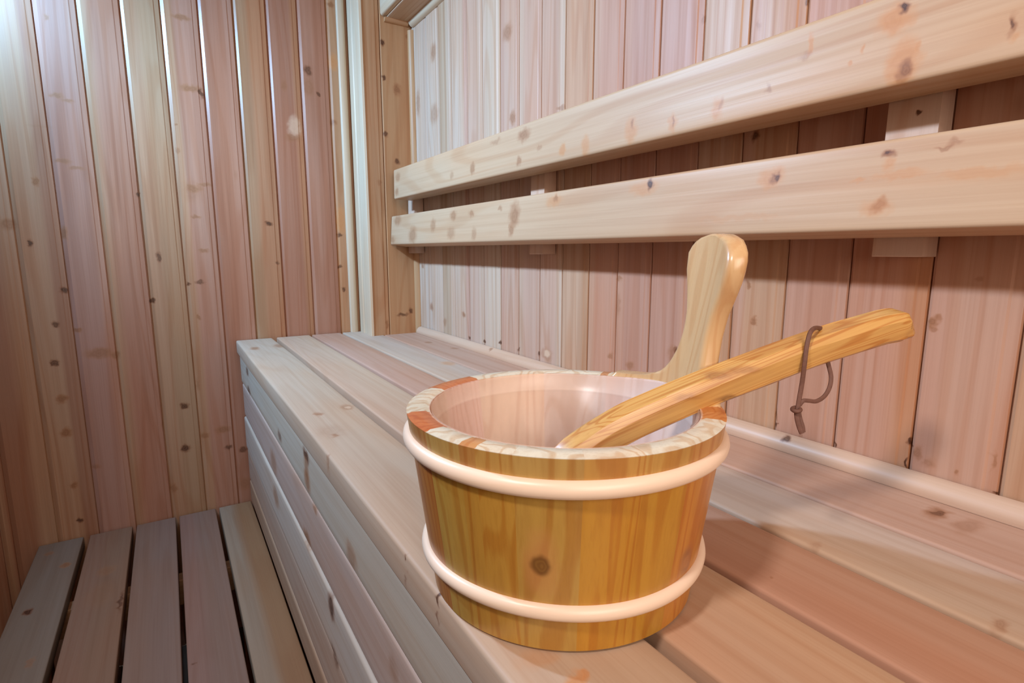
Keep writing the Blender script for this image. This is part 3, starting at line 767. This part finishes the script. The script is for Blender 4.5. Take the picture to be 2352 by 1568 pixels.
# rows: pair left and right outline points at the same height
def interp(side, z):
    pts = [p for p in (hl[:15] if side == 0 else hl[14:][::-1])]
    for (d0, z0), (d1, z1) in zip(pts[:-1], pts[1:]):
        if z0 <= z <= z1: return d0+(d1-d0)*(z-z0)/max(1e-6, z1-z0)
    return pts[-1][0] if z > pts[-1][1] else pts[0][0]
zs = [.150, .1565, .1575, .159, .161, .1635, .167, .171, .176, .182, .189, .197, .206, .216, .226, .236, .246, .255, .264, .272, .279, .285, .2895, .2925, .2945, .2954]
M = 13
def row(z, w, shrink):
    l, r_ = interp(0, z), interp(1, z)
    cm = (l+r_)/2; hwid = max(.3, (l-r_)/2-shrink)
    zz = z if z < .16 else z-shrink*.0010*max(0, (z-.279)/.0164)
    return [hpt(cm+hwid*(1-2*i/(M-1)), zz, w) for i in range(M)]
layers = [(0.0, 1.7), (.10, .45), (.25, 0), (.75, 0), (.90, .45), (1.0, 1.7)]
HC = lin(236, 192, 140)
grid = {}
for li, (w, sh) in enumerate(layers):
    for zi, z in enumerate(zs):
        for i, p in enumerate(row(z, w, sh)): grid[li, zi, i] = mb.vert(p, HC, 2.0)
nz_, nl = len(zs), len(layers)
for zi in range(nz_-1):
    for i in range(M-1):
        mb.f.append((grid[0, zi, i], grid[0, zi, i+1], grid[0, zi+1, i+1], grid[0, zi+1, i]))
        mb.f.append((grid[nl-1, zi, i], grid[nl-1, zi+1, i], grid[nl-1, zi+1, i+1], grid[nl-1, zi, i+1]))
    for li in range(nl-1):
        for i in (0, M-1):
            mb.f.append((grid[li, zi, i], grid[li+1, zi, i], grid[li+1, zi+1, i], grid[li, zi+1, i]))
for li in range(nl-1):
    for i in range(M-1):
        mb.f.append((grid[li, nz_-1, i], grid[li+1, nz_-1, i], grid[li+1, nz_-1, i+1], grid[li, nz_-1, i+1]))
        mb.f.append((grid[li, 0, i], grid[li+1, 0, i], grid[li+1, 0, i+1], grid[li, 0, i+1]))
mb.build('handle', wood('varnished_handle_stave', 2, origin=KL, rough=.3, fine=.5, rings=1.1, coat=.5, ring_scale=16), bucket, KL, smooth=50)

# ---------------------------------------------------------------- ladle
path = [(.2365, .3455, -.226), (.2559, .3380, -.1750), (.2812, .3303, -.1545), (.3062, .3214, -.1400), (.3335, .3122, -.1290), (.3653, .3016, -.1176), (.4000, .2904, -.1065), (.4352, .2783, -.0955),
        (.4710, .2657, -.0845), (.5075, .2523, -.0745), (.5330, .2428, -.0680), (.5475, .2373, -.0655), (.5585, .2330, -.0650)]
ladle = thing('sauna_ladle', 'wooden ladle with thick honey handle and dark cord resting in the bucket', 'ladle', (.36, .303, Z0-.127))
DL = tuple(ladle.location)
mb = MB()
PV = [Vector((x, y, z+Z0)) for x, y, z in path]
# resample smoothly
def catmull(P, n):
    out = []
    for i in range(len(P)-1):
        p0, p1, p2, p3 = P[max(0, i-1)], P[i], P[i+1], P[min(len(P)-1, i+2)]
        for k in range(n):
            t = k/n
            out.append(.5*((2*p1)+(-p0+p2)*t+(2*p0-5*p1+4*p2-p3)*t*t+(-p0+3*p1-3*p2+p3)*t**3))
    return out+[P[-1]]
CP = catmull(PV, 4); nn = len(CP)
sec = []                                # eight-sided hand-cut section, corner points
for (a, b_) in ((-.58, 1), (.7, 1), (1, .75), (1, -.6), (.6, -1), (-.68, -1), (-1, -.72), (-1, .55)): sec.append((a, b_))
sub = []
for i in range(8):
    p, q_ = sec[i], sec[(i+1) % 8]
    sub += [(p[0]*.97+q_[0]*.03, p[1]*.97+q_[1]*.03), (p[0]*.5+q_[0]*.5, p[1]*.5+q_[1]*.5), (p[0]*.03+q_[0]*.97, p[1]*.03+q_[1]*.97)]
rings_ = []
for i, p in enumerate(CP):
    T_ = (CP[min(nn-1, i+1)]-CP[max(0, i-1)]).normalized()
    H = Vector((0, 0, 1)).cross(T_).normalized()   # horizontal, away from the viewer's side
    V_ = T_.cross(H).normalized()
    u = i/(nn-1)
    wa, hb = .0118, .0134
    if u < .12: wa *= .8+.2*u/.12; hb *= .8+.2*u/.12
    if u > .95: f = (u-.95)/.05; wa *= 1-.12*f; hb *= 1-.22*f
    tw = .20+.05*sin(u*5)
    r_ = []
    for j, (a, b_) in enumerate(sub):
        nzv = noise.noise(Vector((u*9, j*.7, 3)))*.05
        a2, b2 = a*cos(tw)-b_*sin(tw), a*sin(tw)+b_*cos(tw)
        sh = T_*(-b_*.0055) if i == nn-1 else Vector((0, 0, 0))
        r_.append(mb.vert(tuple(p+sh+H*(a2*wa*(1+nzv))+V_*(b2*hb*(1+nzv))), lin(236, 182, 106), 1.5))
    rings_.append(r_)
m_ = len(sub)
for i in range(nn-1):
    for j in range(m_):
        k = (j+1) % m_; mb.f.append((rings_[i][j], rings_[i][k], rings_[i+1][k], rings_[i+1][j]))
mb.f.append(tuple(rings_[0])); 
# blunt cut end
T_ = (CP[-1]-CP[-2]).normalized()
ec = [mb.vert(tuple(CP[-1]+(Vector(mb.v[q_])-CP[-1])*.76+T_*.0042), lin(230, 176, 100), 1.5) for q_ in rings_[-1]]
for j in range(m_):
    k = (j+1) % m_; mb.f.append((rings_[-1][j], rings_[-1][k], ec[k], ec[j]))
mb.f.append(tuple(ec))
LROT = Vector((.312, -.108, .112)).rotation_difference(Vector((1, 0, 0))).to_euler()
lad_k = [(.3770, .2890, -.1010, .018, .009, .0035, 1, .6), (.352, .296, -.117, .016, .008, .003, 1, .4), (.3990, .2790, -.0975, .020, .010, .0032, 1, .45), (.392, .285, -.121, .016, .010, .003, 0, .4)]
lad_m = wood('ladle_wood', 0, lad_k, origin=DL, rough=.36, fine=1.8, rings=2.6, coat=.5, ring_scale=60, warp=.001, rot=LROT)
mb.build('handle', lad_m, ladle, DL, smooth=14)
mb = MB()                               # cupped bowl on the lower end
bc = Vector((.2300, .3500, Z0-.2385)); br = .034; nb = 48
prof = [(0, -.026), (.014, -.025), (.026, -.017), (.033, -.004), (.034, .006), (.031, .0065), (.029, -.003), (.022, -.014), (.012, -.020), (0, -.021)]
rows = []
for i in range(nb):
    a = 2*pi*i/nb
    rows.append([mb.vert((bc.x+max(r_, .0003)*cos(a), bc.y+max(r_, .0003)*sin(a), bc.z+z_), lin(222, 164, 90), 4) for r_, z_ in prof])
for i in range(nb):
    A_, B_ = rows[i], rows[(i+1) % nb]
    for j in range(len(prof)-1): mb.f.append((A_[j], B_[j], B_[j+1], A_[j+1]))
mb.build('bowl', lad_m, ladle, DL, smooth=50)
# leather cord through the handle
def ribbon(name, pts, w, th, mat, parent, loc, wd=None):
    mb = MB(); P = catmull([Vector(p) for p in pts], 6); n = len(P); rr_ = []
    view = Vector((.66, .72, -.15))
    for i, p in enumerate(P):
        T_ = (P[min(n-1, i+1)]-P[max(0, i-1)]).normalized()
        S_ = T_.cross(wd if wd else view).normalized(); U_ = S_.cross(T_).normalized()
        rr_.append([mb.vert(tuple(p+S_*(a*w)+U_*(b_*th)), lin(104, 70, 58), i*.01) for a, b_ in ((-1, -.6), (-.8, -1), (.8, -1), (1, -.6), (1, .6), (.8, 1), (-.8, 1), (-1, .6))])
    for i in range(n-1):
        for j in range(8):
            k = (j+1) % 8; mb.f.append((rr_[i][j], rr_[i][k], rr_[i+1][k], rr_[i+1][j]))
    mb.f.append(tuple(rr_[0])); mb.f.append(tuple(rr_[-1])[::-1])
    return mb.build(name, mat, parent, loc, smooth=50)
leather = plain('brown_leather', lin(108, 74, 62), rough=.65, noise_amt=.3, scale=300)
CAM = Vector((0, 0, Z0))
f_ = 1267.0; yw, pt = radians(31.85), radians(9.27)
FW = Vector((sin(yw)*cos(pt), cos(yw)*cos(pt), -sin(pt))); RT_ = Vector((cos(yw), -sin(yw), 0)); UP = RT_.cross(FW)
CORD_A = [(0.4828, 0.2638, 1.2034), (0.4684, 0.2612, 1.2052), (0.4582, 0.2592, 1.2021), (0.4527, 0.2581, 1.1911), (0.4504, 0.2573, 1.1766), (0.451, 0.2584, 1.1593), (0.4489, 0.2584, 1.1462), (0.4469, 0.2579, 1.1371)]
CORD_B = [(0.4828, 0.2567, 1.179), (0.4836, 0.255, 1.1722), (0.4846, 0.2524, 1.1621), (0.4805, 0.2508, 1.1532), (0.473, 0.2506, 1.1465), (0.464, 0.252, 1.1432), (0.4567, 0.2543, 1.1441), (0.4516, 0.2563, 1.1444), (0.4485, 0.2576, 1.1407)]
CORD_T = [(0.4461, 0.2581, 1.1356), (0.446, 0.2571, 1.1297), (0.4469, 0.2551, 1.1224), (0.4483, 0.2531, 1.1169)]
CORD_T2 = [(0.4484, 0.2578, 1.1353), (0.4486, 0.2559, 1.1289), (0.4492, 0.2538, 1.1232), (0.4494, 0.2527, 1.118)]
KNOT = (0.4455, 0.2582, 1.1372)

cord = ribbon('cord', CORD_A, .0018, .0009, leather, ladle, DL); cord['label'] = 'dark brown leather hanging cord'
ribbon('cord', CORD_B, .0017, .0008, leather, ladle, DL)
ribbon('cord_tail', CORD_T, .0020, .0009, leather, cord, DL)
ribbon('cord_tail', CORD_T2, .0017, .0009, leather, cord, DL)
mb = MB(); kc = Vector(KNOT); n = 20
for i in range(n+1):                    # knot: a fat wrapped turn
    for j in range(10):
        a, b_ = 2*pi*i/n, 2*pi*j/10
        r_ = .0030+.0018*cos(b_)
        mb.vert(tuple(kc+Vector((r_*cos(a)*1.05, r_*sin(a), .0018*sin(b_)+.0008*sin(a+1)))), lin(112, 76, 66), .3)
for i in range(n):
    for j in range(10):
        k = (j+1) % 10; mb.f.append((i*10+j, (i+1)*10+j, (i+1)*10+k, i*10+k))
mb.build('cord_knot', leather, cord, DL, smooth=80)

# ---------------------------------------------------------------- light
def area(name, loc, target, size, power, col, spread=None, sy=None):
    l = bpy.data.lights.new(name, 'AREA'); l.energy = power; l.color = col; l.size = size
    if sy: l.shape = 'RECTANGLE'; l.size_y = sy
    if spread: l.spread = radians(spread)
    o = bpy.data.objects.new(name, l); C.objects.link(o); o.location = (loc[0], loc[1], loc[2]+Z0)
    d = Vector((target[0]-loc[0], target[1]-loc[1], target[2]-loc[2]))
    o.rotation_euler = d.to_track_quat('-Z', 'Y').to_euler(); return o
area('cabin_lamp_light', (-.52, 1.45, .81), (.70, 1.0, 0), .07, 17.5, (.42, .68, 1.0), spread=125)
area('wall_glow_fill', (-.50, 1.60, .80), (-.05, 1.94, .45), .10, 8.5, (.24, .56, 1.0), spread=120)  # extra cool light added to brighten the top of the left wall
area('near_fill_light', (-.52, .05, .81), (.65, .30, .0), .12, 5.2, (1, .91, .88), spread=125)  # added warm fill on the camera side, no second lamp known
area('added_warm_fill', (.05, -1.05, .40), (.5, .9, -.25), .9, 10.5, (1, .86, .74), spread=125, sy=1.0)  # large soft fill added behind the camera; the front wall has no opening
w = bpy.data.worlds.new('cabin_world'); bpy.context.scene.world = w; w.use_nodes = True
w.node_tree.nodes['Background'].inputs[0].default_value = (1, .85, .7, 1); w.node_tree.nodes['Background'].inputs[1].default_value = .05

# ---------------------------------------------------------------- camera
cd = bpy.data.cameras.new('camera'); cam = bpy.data.objects.new('camera', cd); C.objects.link(cam)
cd.lens = f_/2352*36; cd.sensor_width = 36; cd.clip_start = .02; cd.clip_end = 50
cam.matrix_world = Matrix.Translation(CAM) @ Matrix((RT_, UP, -FW)).transposed().to_4x4()
S = bpy.context.scene; S.camera = cam
S.view_settings.view_transform = 'Standard'; S.view_settings.look = 'None'; S.view_settings.gamma = 1
S.view_settings.use_curve_mapping = False; S.view_settings.exposure = 0
S.cycles.max_bounces = 10; S.cycles.diffuse_bounces = 6; S.cycles.transparent_max_bounces = 12
